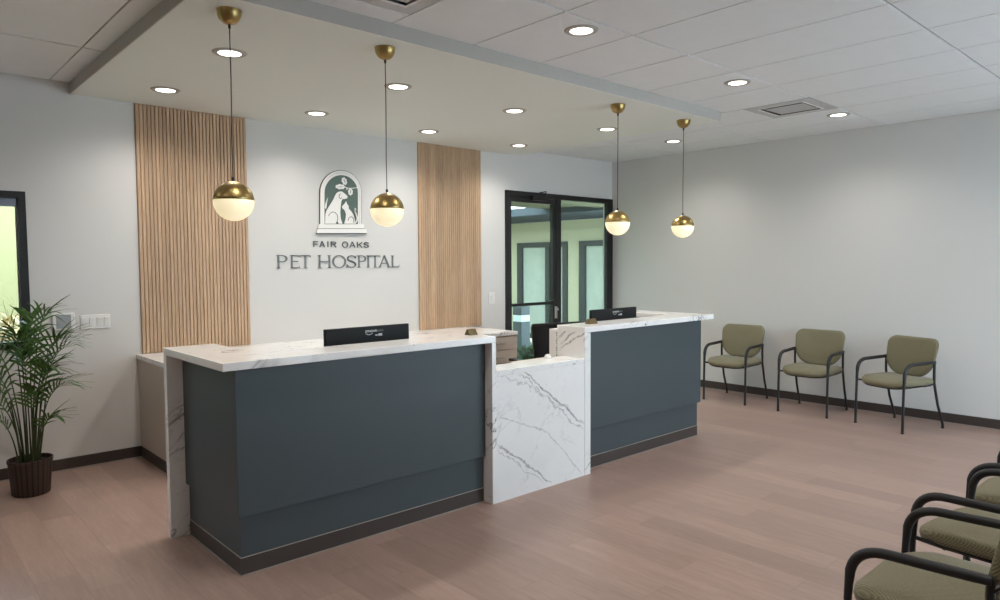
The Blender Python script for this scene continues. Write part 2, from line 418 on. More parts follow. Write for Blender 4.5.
obj('side_pane', MB().box(6.493, 7.40, YB+.015, YB+.021, .10, 2.31), 'glass', door)
obj('push_bar', MB().box(5.63, 6.37, YB-.045, YB-.02, 1.01, 1.045).box(5.66, 5.70, YB-.02, YB, 1.01, 1.045).box(6.28, 6.36, YB-.05, YB, 1.0, 1.06), 'black_metal', leaf, bevel=.004)
obj('handle', MB().box(6.378, 6.418, YB-.026, YB-.004, .83, .98).lathe([(.014, 0), (.014, .03)], (6.398, YB-.045, .93), 12), 'chrome', leaf, bevel=.003)
obj('door_closer', MB().box(5.95, 6.20, YB-.07, YB-.02, 2.27, 2.325).tube([(6.17, YB-.06, 2.33), (6.19, YB-.05, 2.39), (6.1, YB-.03, 2.37)], .008, 8), 'black_metal', door, bevel=.004)
# ------------------------------------------------------------------ courtyard outside
GZ = -.12
struct('ground', MB().box(-14, 16, YB+.15, 22, GZ-.1, GZ), 'ext_bed')
struct('ground.001', MB().box(-14, 22, -20, YF-.15, GZ-.1, GZ), 'ext_ground')
wing = struct('wall_courtyard', holed_wall(MB(), 1, YB+.4, 15, 10.0, 10.3, 2.33, [(9.02, 10.40, .0, 1.93), (7.3, 8.72, .0, 1.93)]).box(9.985, 10.0, YB+.4, 15, 2.15, 2.165), 'ext_wall')
def courtyard_window(n, y0, y1, mull):
    mb = MB().box(9.97, 10.1, y0, y1, 1.83, 1.93).box(9.97, 10.1, y0, y0+.12, 0, 1.83).box(9.97, 10.1, y1-.14, y1, 0, 1.83).box(9.97, 10.1, y0+.12, y1-.14, 0, .1)
    for m in mull: mb.box(9.97, 10.1, m-.05, m+.05, .1, 1.83)
    w = struct(n, mb, 'ext_frame'); obj('pane', MB().box(10.02, 10.05, y0+.12, y1-.14, .1, 1.83), 'ext_glass', w)
    return w
courtyard_window('window_5', 9.02, 10.40, (9.55,)); courtyard_window('window_6', 7.3, 8.72, ())
struct('trim_3', MB().box(8.75, 10.4, YB+.4, 15, 2.36, 2.5), 'ext_grey')                     # wing eave
struct('trim_4', MB().box(-14, 10.4, YB+.15, 8.45, 2.452, 2.6).box(-14, 10.3, 7.05, 7.25, 2.40, 2.452), 'ext_soffit')   # walkway roof
struct('wall_garden', MB().box(-14, 10, 11.6, 11.9, GZ, 2.7), 'garden_wall')
def bush(name, label, c, r, n, mat, seed, flat=.8):
    rnd = random.Random(seed); mb = MB()
    for k in range(n):
        d = Vector((rnd.gauss(0, 1), rnd.gauss(0, 1), abs(rnd.gauss(0, 1)))).normalized()*r*rnd.uniform(.35, 1); d.z *= flat
        p = Vector(c)+d; a = Vector((rnd.uniform(-1, 1), rnd.uniform(-1, 1), rnd.uniform(-.2, 1))).normalized(); b = a.orthogonal().normalized(); s_ = rnd.uniform(.04, .08)
        nrm = a.cross(b)*.008
        mb.add([p, p+a*s_+b*s_*.35+nrm, p+a*s_*2.2, p+a*s_-b*s_*.35+nrm], [(0, 1, 2, 3)])
    mb.tube([(c[0], c[1], GZ), (c[0]+.02, c[1], c[2]+r*.4)], [.02, .008], 6)
    for q in range(5):
        a = q*1.3; mb.tube([(c[0], c[1], GZ+.05), (c[0]+r*.6*math.cos(a), c[1]+r*.6*math.sin(a), c[2]+r*.45*flat)], [.012, .005], 5)
    o = obj(name, mb, mat); return tag(o, label, 'shrub')
bush('shrub', 'low green shrub outside the glass door beside the grey bollard', (6.93, 6.92, .05), .30, 420, 'bush', 3, 1.1)
for k, x in enumerate((-.3, 1.25, 2.8)):
    o = bush('shrub', 'pale straw-coloured shrubs seen through the window left of the potted palm', (x, 8.9, .45), .55, 700, 'dry_bush', 20+k, 1.0); o['group'] = 'pale shrubs outside the left window'
bo = thing('bollard_light', 'grey square bollard light with a white band outside the glass door', 'bollard light', (7.20, 7.42, GZ))
obj('post', MB().box(7.11, 7.29, 7.33, 7.51, GZ, .66), 'bollard', bo, bevel=.006)
obj('light_band', MB().box(7.115, 7.285, 7.335, 7.505, .66, .755), 'bollard_white', bo)
obj('cap', MB().box(7.11, 7.29, 7.33, 7.51, .755, .88), 'bollard', bo, bevel=.006)
# ------------------------------------------------------------------ slatted oak panels
def slat_panel(x0, x1, label):
    t = thing('slat_panel', label, 'wood panel', (x0, YB-.001, .822), group='oak slat panels on the back wall')
    obj('backing', MB().box(x0, x1, YB-.009, YB-.0012, .823, ZS-.002), 'wood_back', t)
    n = round((x1-x0)/.0285); p = (x1-x0)/n; mb = MB()
    for i in range(n):
        a = x0+i*p+.0016; b = x0+(i+1)*p-.0016
        mb.prism([(a, YB-.008), (a, YB-.016), (a+.004, YB-.020), (b-.004, YB-.020), (b, YB-.016), (b, YB-.008)], 2, .823, ZS-.002)
    obj('slats', mb, 'wood', t)
slat_panel(1.618, 2.497, 'wide light oak slat panel on the back wall, left of the pet hospital sign')
slat_panel(4.312, 5.172, 'narrower light oak slat panel between the pet hospital sign and the glass door')
# ------------------------------------------------------------------ wall sign
def wp(px, py): q = on_plane(px, py, 1, YB); return (q.x, q.z)
def lp(u, v): return wp(310+u/8, 165+v/8)
def plate(name, poly, y0, y1, mat, parent, **kw): return obj(name, MB().prism(poly, 1, y0, y1), mat, parent, **kw)
def arch(l, r, top, bot, n=24):
    cx = (l+r)/2; rx = (r-l)/2; ry = rx*1.06; cyy = top+ry
    return [(l, bot)] + [(cx-rx*math.cos(PI*i/n), cyy-ry*math.sin(PI*i/n)) for i in range(n+1)] + [(r, bot)]
def ring(outer, inner):
    n = len(outer); return [(outer[i], outer[i+1], inner[i+1], inner[i]) for i in range(n-1)]
lg = thing('arched_plaque', 'arched white and green plaque of a dog and cat above the lettering', 'wall sign', (3.41, YB, 1.82))
A0 = arch(72, 408, 42, 476); A1 = arch(92, 392, 62, 476); A2 = arch(110, 378, 82, 476)
plate('outline', [lp(*p) for p in A0], YB-.010, YB, 'logo_line', lg)
mb = MB()
for q in ring(arch(77, 403, 47, 476), A1): mb.prism([lp(*p) for p in q], 1, YB-.016, YB-.010)
obj('arch_frame', mb, 'logo_white', lg)
mb = MB()
for q in ring(arch(94, 390, 64, 476), A2): mb.prism([lp(*p) for p in q], 1, YB-.014, YB-.010)
obj('inner_frame', mb, 'logo_white', lg)
plate('backdrop', [lp(*p) for p in A2], YB-.013, YB-.010, 'logo_green', lg, label='dark green backdrop')
mb = MB().prism([lp(*p) for p in ((62, 474), (424, 474), (426, 508), (58, 508))], 1, YB-.018, YB)
obj('ledge', mb, 'logo_white', lg)
obj('ledge', MB().prism([lp(*p) for p in ((52, 512), (440, 512), (446, 545), (48, 545))], 1, YB-.022, YB), 'logo_white', lg)
obj('ledge_line', MB().prism([lp(*p) for p in ((60, 508), (430, 508), (430, 512), (58, 512))], 1, YB-.016, YB).prism([lp(*p) for p in ((46, 545), (448, 545), (446, 552), (48, 550))], 1, YB-.019, YB), 'logo_line', lg)
DOG = [(112, 470), (116, 400), (124, 368), (150, 326), (176, 284), (192, 250), (204, 228), (222, 215), (244, 212), (262, 224), (282, 240), (293, 252), (288, 268), (272, 273), (254, 272), (243, 288), (238, 330), (234, 380), (238, 430), (252, 470)]
CAT = [(266, 470), (276, 436), (282, 396), (270, 362), (252, 346), (251, 332), (262, 318), (270, 312), (281, 292), (289, 314), (301, 328), (302, 350), (322, 372), (340, 400), (350, 436), (352, 470)]
plate('dog_figure', [lp(*p) for p in DOG], YB-.020, YB-.012, 'logo_white', lg)
plate('dog_tail', [lp(*p) for p in ((112, 345), (116, 312), (136, 262), (128, 300), (124, 340), (120, 352))], YB-.020, YB-.012, 'logo_white', lg)
plate('cat_figure', [lp(*p) for p in CAT], YB-.020, YB-.012, 'logo_white', lg)
def stroke2(mb, pts, w, y0, y1, f=lp):
    for a, b in zip(pts, pts[1:]):
        a, b = Vector(a), Vector(b); d = (b-a); L = d.length; 
        if L < 1e-6: continue
        n = Vector((-d.y, d.x))/L*(w/2); e = d/L*(w*.3)
        mb.prism([f(*(a-e+n)), f(*(b+e+n)), f(*(b+e-n)), f(*(a-e-n))], 1, y0, y1)
    return mb
mb = stroke2(MB(), [(352, 468), (366, 450), (371, 424), (362, 396), (352, 372), (354, 348)], 10, YB-.020, YB-.012); obj('cat_tail', mb, 'logo_white', lg)
mb = stroke2(MB(), [(272, 178), (300, 186), (330, 187), (368, 183)], 5, YB-.018, YB-.012)
stroke2(mb, [(290, 186), (288, 198)], 9, YB-.018, YB-.012)
for (cx, cy, rx, ry, rot) in ((268, 130, 30, 19, 1.2), (236, 175, 38, 20, .05), (317, 216, 27, 18, 1.5)):
    poly = []
    for k in range(28):
        a = 2*PI*k/28; q = 1+.12*math.cos(7*a); u, v = rx*q*math.cos(a), ry*q*math.sin(a)
        poly.append(lp(cx+u*math.cos(rot)-v*math.sin(rot), cy+u*math.sin(rot)+v*math.cos(rot)))
    mb.prism(poly, 1, YB-.018, YB-.012)
obj('oak_twig', mb, 'logo_white', lg)
for pts, w in (([(140, 408), (152, 388), (172, 376), (194, 382), (210, 402), (214, 430), (206, 455)], 4), ([(236, 232), (226, 240), (224, 258), (234, 272), (246, 262)], 4),
               ([(296, 445), (302, 425), (318, 414), (334, 420), (342, 440), (340, 462)], 4), ([(222, 176), (250, 175)], 2.5), ([(262, 118), (274, 142)], 2.5), ([(318, 204), (314, 226)], 2.5)):
    obj('drawn_line', stroke2(MB(), pts, w, YB-.022, YB-.012), 'logo_line', lg)
obj('drawn_line', MB().prism([lp(*p) for p in ((198, 470), (208, 446), (220, 470))], 1, YB-.022, YB-.012), 'logo_line', lg)
# lettering: stroke-built capitals, thick stems and thin joins with small serifs
def letter(mb, ch, x0, x1, z0, z1, th, tn, serif, y0, y1):
    H = z1-z0; W = x1-x0; q = lambda u, w: (x0+u*W, z0+w*H)
    def quad(a, b, w):
        a, b = Vector(a), Vector(b); d = (b-a); n = Vector((-d.y, d.x)).normalized()*w/2
        mb.prism([tuple(a+n), tuple(b+n), tuple(b-n), tuple(a-n)], 1, y0, y1)
    def ser(u, w, half):
        if serif:
            x, z = q(u, w); s_ = tn*.55*(1 if w < .5 else -1)
            mb.prism([(x-half, z), (x+half, z), (x+half*.55, z+s_*1.6), (x-half*.55, z+s_*1.6)], 1, y0, y1)
    def arcband(cx, cz, rx, rz, a0, a1, n=18):
        P = []
        for i in range(n+1):
            a = a0+(a1-a0)*i/n; w = tn+(th-tn)*abs(math.cos(a))**1.5
            P.append(((cx+rx*math.cos(a), cz+rz*math.sin(a)), (cx+(rx-w)*math.cos(a), cz+(rz-w*.9)*math.sin(a))))
        for (o0, i0), (o1, i1) in zip(P, P[1:]): mb.prism([o0, o1, i1, i0], 1, y0, y1)
    sv = th*1.25
    def stem(u, off=0): 
        x = x0+u*W+off; quad((x, z0), (x, z1), th)
        if serif:
            for w in (0, 1): 
                zz = z0 if w == 0 else z1; s_ = tn*.9*(1 if w == 0 else -1)
                mb.prism([(x-sv, zz), (x+sv, zz), (x+sv*.5, zz+s_), (x-sv*.5, zz+s_)], 1, y0, y1)
    le = sv if serif else th/2
    if ch in 'PRF' or ch in 'EL': stem(0, le)
    xs = x0+le
    if ch in 'PR':
        rz = H*.265; cz = z1-rz; cx = x0+W*.52
        quad((xs, z1-tn/2), (cx, z1-tn/2), tn); quad((xs, z1-2*rz+tn/2), (cx, z1-2*rz+tn/2), tn)
        arcband(cx, cz, (x1-cx) - (W*.06 if ch == 'R' else 0), rz, PI/2, -PI/2)
        if ch == 'R': quad((cx, z1-2*rz+tn/2), (x1-th/2, z0), th)
    if ch == 'E':
        for w, u in ((1, 1), (.52, .88), (0, 1)): 
            zz = z0+w*H + (-tn/2 if w == 1 else (tn/2 if w == 0 else 0)); quad((xs, zz), (x0+u*W, zz), tn)
        if serif:
            mb.prism([(x1, z1), (x1-tn*.7, z1), (x1, z1-tn*2.4)], 1, y0, y1); mb.prism([(x1, z0), (x1-tn*.7, z0), (x1+tn*.6, z0+tn*2.6)], 1, y0, y1)
    if ch == 'F':
        quad((xs, z1-tn/2), (x1, z1-tn/2), tn); quad((xs, z0+.5*H), (x0+.88*W, z0+.5*H), tn)
    if ch == 'L':
        quad((xs, z0+tn/2), (x1, z0+tn/2), tn)
        if serif: mb.prism([(x1, z0), (x1-tn, z0), (x1+tn*.6, z0+tn*3)], 1, y0, y1)
    if ch == 'T':
        stem(.5); quad((x0, z1-tn/2), (x1, z1-tn/2), tn)
        if serif:
            mb.prism([(x0, z1), (x0+tn, z1), (x0-tn*.3, z1-tn*2.4)], 1, y0, y1); mb.prism([(x1, z1), (x1-tn, z1), (x1+tn*.3, z1-tn*2.4)], 1, y0, y1)
    if ch == 'H':
        stem(0, le); stem(1, -le); quad((x0+le, z0+.5*H), (x1-le, z0+.5*H), tn)
    if ch == 'I': stem(.5)
    if ch == 'O':
        arcband((x0+x1)/2, (z0+z1)/2, W/2, H/2+tn*.3, 0, 2*PI, 36)
    if ch == 'A':
        a = q(.5, 1); quad((x0+tn*.6, z0), (a[0]-tn*.2, z1), tn if serif else th); quad((a[0], z1), (x1-th*.6, z0), th)
        quad(q(.22, .34), q(.78, .34), tn); ser(.05, 0, sv); ser(.93, 0, sv*1.1)
    if ch == 'K':
        stem(0, th/2); quad((x0+th, z0+.38*H), (x1-th*.4, z1), tn); quad((x0+W*.36, z0+.58*H), (x1-th*.4, z0), th)
    if ch == 'S':
        pts = [(.93, .80), (.80, .94), (.52, 1.0), (.22, .93), (.10, .76), (.22, .60), (.52, .50), (.82, .39), (.93, .22), (.80, .06), (.48, 0), (.18, .06), (.04, .22)]
        P = [Vector(q(u, tn/H*.5+w*(1-tn/H))) for u, w in pts]; fine = []
        for i in range(len(P)-1):
            p0, p1, p2, p3 = P[max(i-1, 0)], P[i], P[i+1], P[min(i+2, len(P)-1)]
            for k in range(4):
                t = k/4; fine.append(.5*((2*p1)+(p2-p0)*t+(2*p0-5*p1+4*p2-p3)*t*t+(3*p1-p0-3*p2+p3)*t**3))
        fine.append(P[-1])
        for i, (a, b) in enumerate(zip(fine, fine[1:])):
            f = i/(len(fine)-1); w = tn+(th-tn)*math.exp(-((f-.5)/.2)**2); d = (b-a).normalized(); n = Vector((-d.y, d.x))*w/2; e = d*w*.15
            mb.prism([tuple(a-e+n), tuple(b+e+n), tuple(b+e-n), tuple(a-e-n)], 1, y0, y1)
        if serif:
            x, z = q(.94, .80); mb.prism([(x-tn*.5, z), (x+tn*.5, z-tn), (x+tn*.5, z1)], 1, y0, y1)
            x, z = q(.03, .22); mb.prism([(x-tn*.5, z+tn), (x+tn*.5, z), (x-tn*.5, z0)], 1, y0, y1)
def line(name, label, spec, mid, z0, z1, th, tn, serif, mat, dep):
    t = thing(name, label, 'sign lettering', ((wp(spec[0][1], mid)[0]+wp(spec[-1][2], mid)[0])/2, YB, z0))
    for ch, a, b in spec:
        mb = MB(); letter(mb, ch, wp(a, mid)[0], wp(b, mid)[0], z0, z1, th, tn, serif, YB-dep, YB-.0005); obj('letter', mb, mat, t)
    return t
line('sign_lettering', 'small grey capitals reading FAIR OAKS between plaque and larger lettering',
     [('F', 313, 317.8), ('A', 319.1, 324.9), ('I', 327, 328.4), ('R', 330.6, 336.3), ('O', 341.8, 348), ('A', 349.1, 355.3), ('K', 356.9, 362.3), ('S', 363.5, 368.6)],
     245, 1.682, 1.737, .0088, .0084, False, 'letter_dark', .008)
line('sign_lettering', 'large grey serif capitals reading PET HOSPITAL on the back wall',
     [('P', 276.2, 287.4), ('E', 289.6, 299), ('T', 300.1, 310.2), ('H', 317.5, 331.1), ('O', 332.2, 345.8), ('S', 346.6, 356), ('P', 357, 366), ('I', 366.6, 369.6), ('T', 369.9, 379.8), ('A', 379, 389.6), ('L', 390.7, 398.6)],
     262, 1.487, 1.606, .0158, .0082, True, 'letter', .008)
# ------------------------------------------------------------------ wall controls
def wall_box(px0, py0, px1, py1):
    a = wp(px0, (py0+py1)/2)[0]; b = wp(px1, (py0+py1)/2)[0]; m = (px0+px1)/2
    return a, b, wp(m, py1)[1], wp(m, py0)[1]
a, b, c, d = wall_box(52, 313, 74.5, 330)
t = thing('thermostat', 'square white thermostat with a grey screen on the wall above the palm', 'thermostat', ((a+b)/2, YB, c))
obj('mounting_plate', MB().box(a+.004, b-.004, YB-.006, YB-.0005, c+.004, d-.004), 'white_plastic', t)
obj('case', MB().box(a, b, YB-.022, YB-.006, c, d), 'white_plastic', t, bevel=.005)
obj('screen', MB().box(a+.022, b-.026, YB-.0235, YB-.021, c+.012, d-.012), 'grey_plastic', t, bevel=.001)
a, b, c, d = wall_box(80, 314.5, 110, 328.5)
t = thing('light_switch', 'white plate of four rocker switches right of the thermostat', 'light switch', ((a+b)/2, YB, c))
obj('plate', MB().box(a, b, YB-.008, YB, c, d), 'white_plastic', t, bevel=.003)
for k in range(4):
    cx = a+(b-a)*(k+.5)/4; zz = (c+d)/2
    obj('rocker', MB().prism([(YB-.008, zz-.033), (YB-.011, zz-.033), (YB-.017, zz+.033), (YB-.008, zz+.033)], 0, cx-.016, cx+.016), 'white_plastic', t, bevel=.001)
    
a, b, c, d = wall_box(488.5, 292.5, 494.5, 304.5)
t = thing('light_switch', 'single white rocker switch between the oak panel and the glass door', 'light switch', ((a+b)/2, YB, c))
obj('plate', MB().box(a, b, YB-.008, YB, c, d), 'white_plastic', t, bevel=.003)
cx, zz = (a+b)/2, (c+d)/2
obj('rocker', MB().prism([(YB-.008, zz-.033), (YB-.011, zz-.033), (YB-.017, zz+.033), (YB-.008, zz+.033)], 0, cx-.016, cx+.016), 'white_plastic', t, bevel=.001)
# ------------------------------------------------------------------ back credenza
CX0, CX1, CY0 = 1.588, 4.985, 5.20
cr = thing('credenza', 'long low beige cabinet with white top under the oak panels', 'cabinet', (3.28, 5.6, 0))
obj('body', MB().box(CX0, CX1-.01, CY0+.03, YB-.002, .09, .782), 'beige', cr, bevel=.002)
obj('countertop', MB().box(CX0-.012, CX1+.01, CY0, YB-.001, .783, .82), 'marble', cr, bevel=.003)
obj('plinth', MB().box(CX0+.003, CX1-.04, CY0+.07, YB-.003, 0, .09), 'base', cr)
for k in range(4):
    x0 = CX0+.01+k*.85; x1 = x0+.845
    for z0, z1 in ((.64, .775), (.50, .635), (.30, .495), (.10, .295)):
        dr = obj('drawer', MB().box(x0, x1, CY0+.010, CY0+.030, z0, z1), 'beige', cr, bevel=.0015)
        cx = x0+.60; zz = (z0+z1)/2
        obj('pull', MB().box(cx-.06, cx+.06, CY0-.018, CY0-.008, zz-.006, zz+.006).box(cx-.055, cx-.045, CY0-.008, CY0+.010, zz-.004, zz+.004).box(cx+.045, cx+.055, CY0-.008, CY0+.010, zz-.004, zz+.004), 'chrome', dr, bevel=.001)
# ------------------------------------------------------------------ reception desks
ZT, TH = 1.067, .040
YT = 3.24
def reception_desk(name, label, xa, xb, slab_left, slab_right, ret_left, over_r=0):
    """xa..xb: top from end to end; waterfall ends; return leg of the L on one side"""
    t = thing(name, label, 'reception desk', ((xa+xb)/2, 3.6, 0))
    YBK, YRET, RW = 3.51, 4.10, .28
    if ret_left: poly = [(xa, YT), (xb, YT), (xb, YBK), (xa+RW, YBK), (xa+RW, YRET), (xa, YRET)]
    else: poly = [(xa, YT), (xb, YT), (xb, YRET), (xb-RW, YRET), (xb-RW, YBK), (xa, YBK)]
    obj('countertop', MB().prism(poly, 2, ZT-TH, ZT), 'marble', t, bevel=.003)
    rc = .075 if ret_left else .075                    # body set back from the top's edge
    YU, YL = YT+.066, YT+.088
    bx0 = xa+.083 if ret_left else xa+.063; bx1 = xb-.035 if ret_left else xb-.093
    if ret_left: body = [(bx0, YU), (bx1, YU), (bx1, YBK-.04), (bx0+.15, YBK-.04), (bx0+.15, YRET-.052), (bx0, YRET-.052)]
    else: body = [(bx0, YU), (bx1, YU), (bx1, YRET-.052), (bx1-.15, YRET-.052), (bx1-.15, YBK-.04), (bx0, YBK-.04)]
    obj('upper_body', MB().prism(body, 2, .298, ZT-TH-.0005), 'desk', t, bevel=.002)
    s_ = .055
    lx0, lx1 = (bx0+.018, bx1) if ret_left else (bx0, bx1-.0)
    if not ret_left: lx1 = bx1+.0 - .0
    lx1 = lx1 if ret_left else bx1-.018
    if ret_left: low = [(lx0, YL), (lx1, YL), (lx1, YBK-.05), (lx0+.1, YBK-.05), (lx0+.1, YRET-.053), (lx0, YRET-.053)]
    else: low = [(lx0, YL), (lx1, YL), (lx1, YRET-.053), (lx1-.1, YRET-.053), (lx1-.1, YBK-.05), (lx0, YBK-.05)]
    obj('lower_body', MB().prism(low, 2, .092, .2975), 'desk', t)
    def grow(p, d): 
        return [(x+(-d if x == (lx0) and ret_left else 0)+(d if x == lx1 and not ret_left else 0), y-(d if y == YL else 0)) for x, y in p]
    obj('plinth', MB().prism(grow(low, .002), 2, 0, .090), 'base', t)
    obj('edge_strip', MB().prism(grow(low, .005), 2, .089, .0925), 'seam', t); obj('edge_strip', MB().prism(grow(low, .007), 2, 0, .005), 'seam', t)
    if slab_left: obj('end_slab', MB().box(xa, xa+.062, YT, YBK, 0, ZT-TH), 'marble_end', t, bevel=.002)
    if slab_right: obj('end_slab', MB().box(xb-.034, xb, YT, YBK, 0, ZT-TH), 'marble', t, bevel=.002)
    if ret_left: obj('end_slab', MB().box(xa, xa+RW, YRET-.048, YRET, 0, ZT-TH), 'marble', t, bevel=.002)
    else: obj('end_slab', MB().box(xb-RW, xb, YRET-.048, YRET, 0, ZT-TH), 'marble', t, bevel=.002)
    wx0, wx1 = (bx0+.16, bx1-.002) if ret_left else (xa+.002, bx1-.16)
    obj('work_surface', MB().box(wx0, wx1, YBK+.001, 4.03, .71, .74), 'beige', t, bevel=.003)
    for x in (wx0+.02, wx1-.06): obj('support_panel', MB().box(x, x+.03, YBK+.001, 4.02, 0, .71), 'beige', t)
    return t
reception_desk('reception_desk', 'long charcoal reception desk with white veined top, nearest the palm', 1.216, 2.922, False, True, True)
reception_desk('reception_desk', 'shorter blue-grey reception desk with white veined top, nearest the wall chairs', 3.772, 5.485, True, False, False)
lc = thing('low_counter', 'low white veined counter between the two dark reception desks', 'counter', (3.34, 3.3, 0))
obj('front_panel', MB().box(2.923, 3.771, YT+.004, YT+.03, 0, .81), 'marble_panel', lc)
obj('countertop', MB().box(2.923, 3.771, YT+.003, 3.445, .81, .845), 'marble', lc, bevel=.002)
obj('back_panel', MB().box(2.96, 3.73, 3.40, 3.42, 0, .81), 'beige', lc)
# ------------------------------------------------------------------ things on and behind the desks
def text_mesh(body, size, parent, origin, xdir, zdir, mat, name, depth=.0008):
    cu = bpy.data.curves.new('txt', 'FONT'); cu.body = body; cu.size = size; cu.extrude = depth
    o = bpy.data.objects.new('txt', cu); C.objects.link(o)
    dg = bpy.context.evaluated_depsgraph_get(); me = o.evaluated_get(dg).to_mesh()
    mb = MB(); xd, zd = Vector(xdir), Vector(zdir); nd = xd.cross(zd)
    w = max(v.co.x for v in me.vertices)
    mb.add([Vector(origin)+xd*v.co.x+zd*v.co.y+nd*v.co.z for v in me.vertices], [tuple(p.vertices) for p in me.polygons])
    o.evaluated_get(dg).to_mesh_clear(); bpy.data.objects.remove(o); bpy.data.curves.remove(cu)
    return obj(name, mb, mat, parent), w
def monitor(x0, x1, y, ztop, label):
    t = thing('computer_monitor', label, 'monitor', ((x0+x1)/2, y+.06, .74), group='black monitors behind the reception desks')
    cx = (x0+x1)/2; h = .33
    obj('panel', MB().box(x0, x1, y, y+.025, ztop-h, ztop), 'monitor', t, bevel=.003)
    obj('bezel', MB().box(x0+.008, x1-.008, y+.025, y+.028, ztop-h+.012, ztop-.008), 'dark', t)
    obj('stand', MB().box(cx-.03, cx+.03, y+.028, y+.05, .753, ztop-.12).box(cx-.11, cx+.11, y-.01, y+.15, .741, .753), 'monitor', t, bevel=.002)
    w = x1-x0
    text_mesh('amazon', .026, t, (x0+w*.452, y-.0005, ztop-.034), (1, 0, 0), (0, 0, 1), 'print_white', 'brand_print')
    text_mesh('basics', .024, t, (x0+w*.575, y-.0005, ztop-.034), (1, 0, 0), (0, 0, 1), 'letter', 'brand_print', .0006)
    mb = MB(); sm = [(x0+w*(.458+.085*i/8), ztop-.039-.009*math.sin(PI*i/8)) for i in range(9)]
    for (a, b), (c, d) in zip(sm, sm[1:]): mb.prism([(a, b), (c, d), (c, d-.003), (a, b-.003)], 1, y-.0008, y)
    for i in range(3): mb.box(x0+w*(.575+.013*i), x0+w*(.575+.013*i)+.005, y-.0008, y, ztop-.058, ztop-.051)
    for i in range(3): mb.box(x0+w*(.615+.015*i), x0+w*(.615+.015*i)+.007, y-.0008, y, ztop-.060, ztop-.046)
    obj('smile_print', mb, 'print_white', t)
monitor(1.924, 2.497, 3.575, 1.153, 'black monitor seen from behind over the long charcoal desk')
monitor(4.24, 4.825, 3.575, 1.150, 'black monitor seen from behind over the shorter blue-grey desk')
def card_holder(x, w, y, label):
    t = obj('card_holder', MB().prism([(-.028, 0), (.028, 0), (.006, .038), (-.004, .038)], 0, -w/2, w/2), 'brass_dark', bevel=.002)
    t.location = (x, y, ZT+.0005); tag(t, label, 'card holder', 'small brass holders on the desk tops')
card_holder(2.862, .068, 3.41, 'small brass card holder at the low-counter end of the long charcoal desk')
card_holder(4.02, .088, 3.39, 'small brass card holder in front of the monitor on the blue-grey desk')
# slim upright box at the back of the low counter, beside the right desk
bx = thing('storage_box', 'slim upright white box with dark print standing behind the low counter', 'box', (3.92, 3.62, .741))
obj('carton', MB().box(3.888, 4.01, 3.56, 3.70, .741, 1.018), 'white_plastic', bx, bevel=.003)
mb = MB()
yp = on_plane(556.8, 340, 0, 3.888).y
for k in range(11): mb.box(3.8874, 3.888, yp-.007, yp+.007-(k % 3)*.003, .985-k*.019, .997-k*.019)
obj('print', mb, 'letter_dark', bx)
mouse = MB().lathe([(.0, 0), (.022, .0), (.025, .009), (.019, .024), (.009, .031), (0, .033)], (3.572, 3.415, .8455), 16)
tag(obj('desk_gadget', mouse, 'white_plastic', smooth=True), 'small white rounded gadget at the back edge of the low counter', 'desk gadget')
# ------------------------------------------------------------------ office chair behind the low counter
oc = thing('office_chair', 'black mesh-back office chair behind the low white counter', 'office chair', (4.67, 4.52, 0), math.radians(-14))
OUT = [(-.19, .50), (.19, .50), (.21, .53), (.265, .95), (.255, .975), (-.255, .975), (-.265, .95), (-.21, .53)]
obj('back_frame', MB().tube([Vector((x, -.24, z)) for x, z in OUT+[OUT[0]]], .015, 8), 'black_metal', oc, smooth=True, local=True)
obj('mesh_back', MB().prism(OUT, 1, -.244, -.238), 'mesh_black', oc, local=True)
def cushion(mb, outline, prof, cx, cy, fn):
    """outline scaled about (cx,cy) ring by ring; prof = [(scale, h)]; fn(u, v, h) -> xyz"""
    n = len(outline); vs = []; fs = []
    for s_, h in prof: vs += [fn(cx+(u-cx)*s_, cy+(v-cy)*s_, h) for u, v in outline]
    for i in range(len(prof)-1):
        for k in range(n): fs.append((i*n+k, i*n+(k+1) % n, (i+1)*n+(k+1) % n, (i+1)*n+k))
    fs += [tuple(range(n-1, -1, -1)), tuple((len(prof)-1)*n+k for k in range(n))]
    return mb.add(vs, fs)
PROF = [(.90, 0), (.975, .008), (1, .024), (.985, .042), (.93, .052), (.7, .058), (.35, .061)]
obj('seat', cushion(MB(), rounded(.50, .48, (.08, .08, .12, .12), 7), PROF, 0, 0, lambda u, v, h: (u, v+.02, .43+h)), 'mesh_black', oc, smooth=True, local=True)
obj('spine', MB().tube([(0, -.262, .75), (0, -.265, .5), (0, -.2, .42), (0, 0, .41)], .022, 8), 'black_metal', oc, smooth=True, local=True)
obj('gas_column', MB().lathe([(.028, .09), (.028, .25), (.018, .25), (.018, .43)], n=16), 'black_metal', oc, smooth=True, local=True)
for k in range(5):
    a = 2*PI*k/5+.3; c_, s_ = math.cos(a), math.sin(a)
    lg_ = obj('base_leg', MB().tube([(0, 0, .10), (.30*c_, .30*s_, .07)], [.028, .018], 8), 'black_metal', oc, smooth=True, local=True)
    obj('caster', MB().tube([(.30*c_-.02*s_, .30*s_+.02*c_, .028), (.30*c_+.02*s_, .30*s_-.02*c_, .028)], .027, 12).tube([(.30*c_, .30*s_, .03), (.30*c_, .30*s_, .075)], .008, 6), 'black_metal', lg_, local=True)
for sx in (-1, 1):
    obj('armrest', MB().tube([(sx*.24, .0, .43), (sx*.28, .0, .43), (sx*.28, .0, .62)], .015, 8).box(sx*.28-.035, sx*.28+.035, -.10, .10, .62, .645), 'black_metal', oc, local=True)
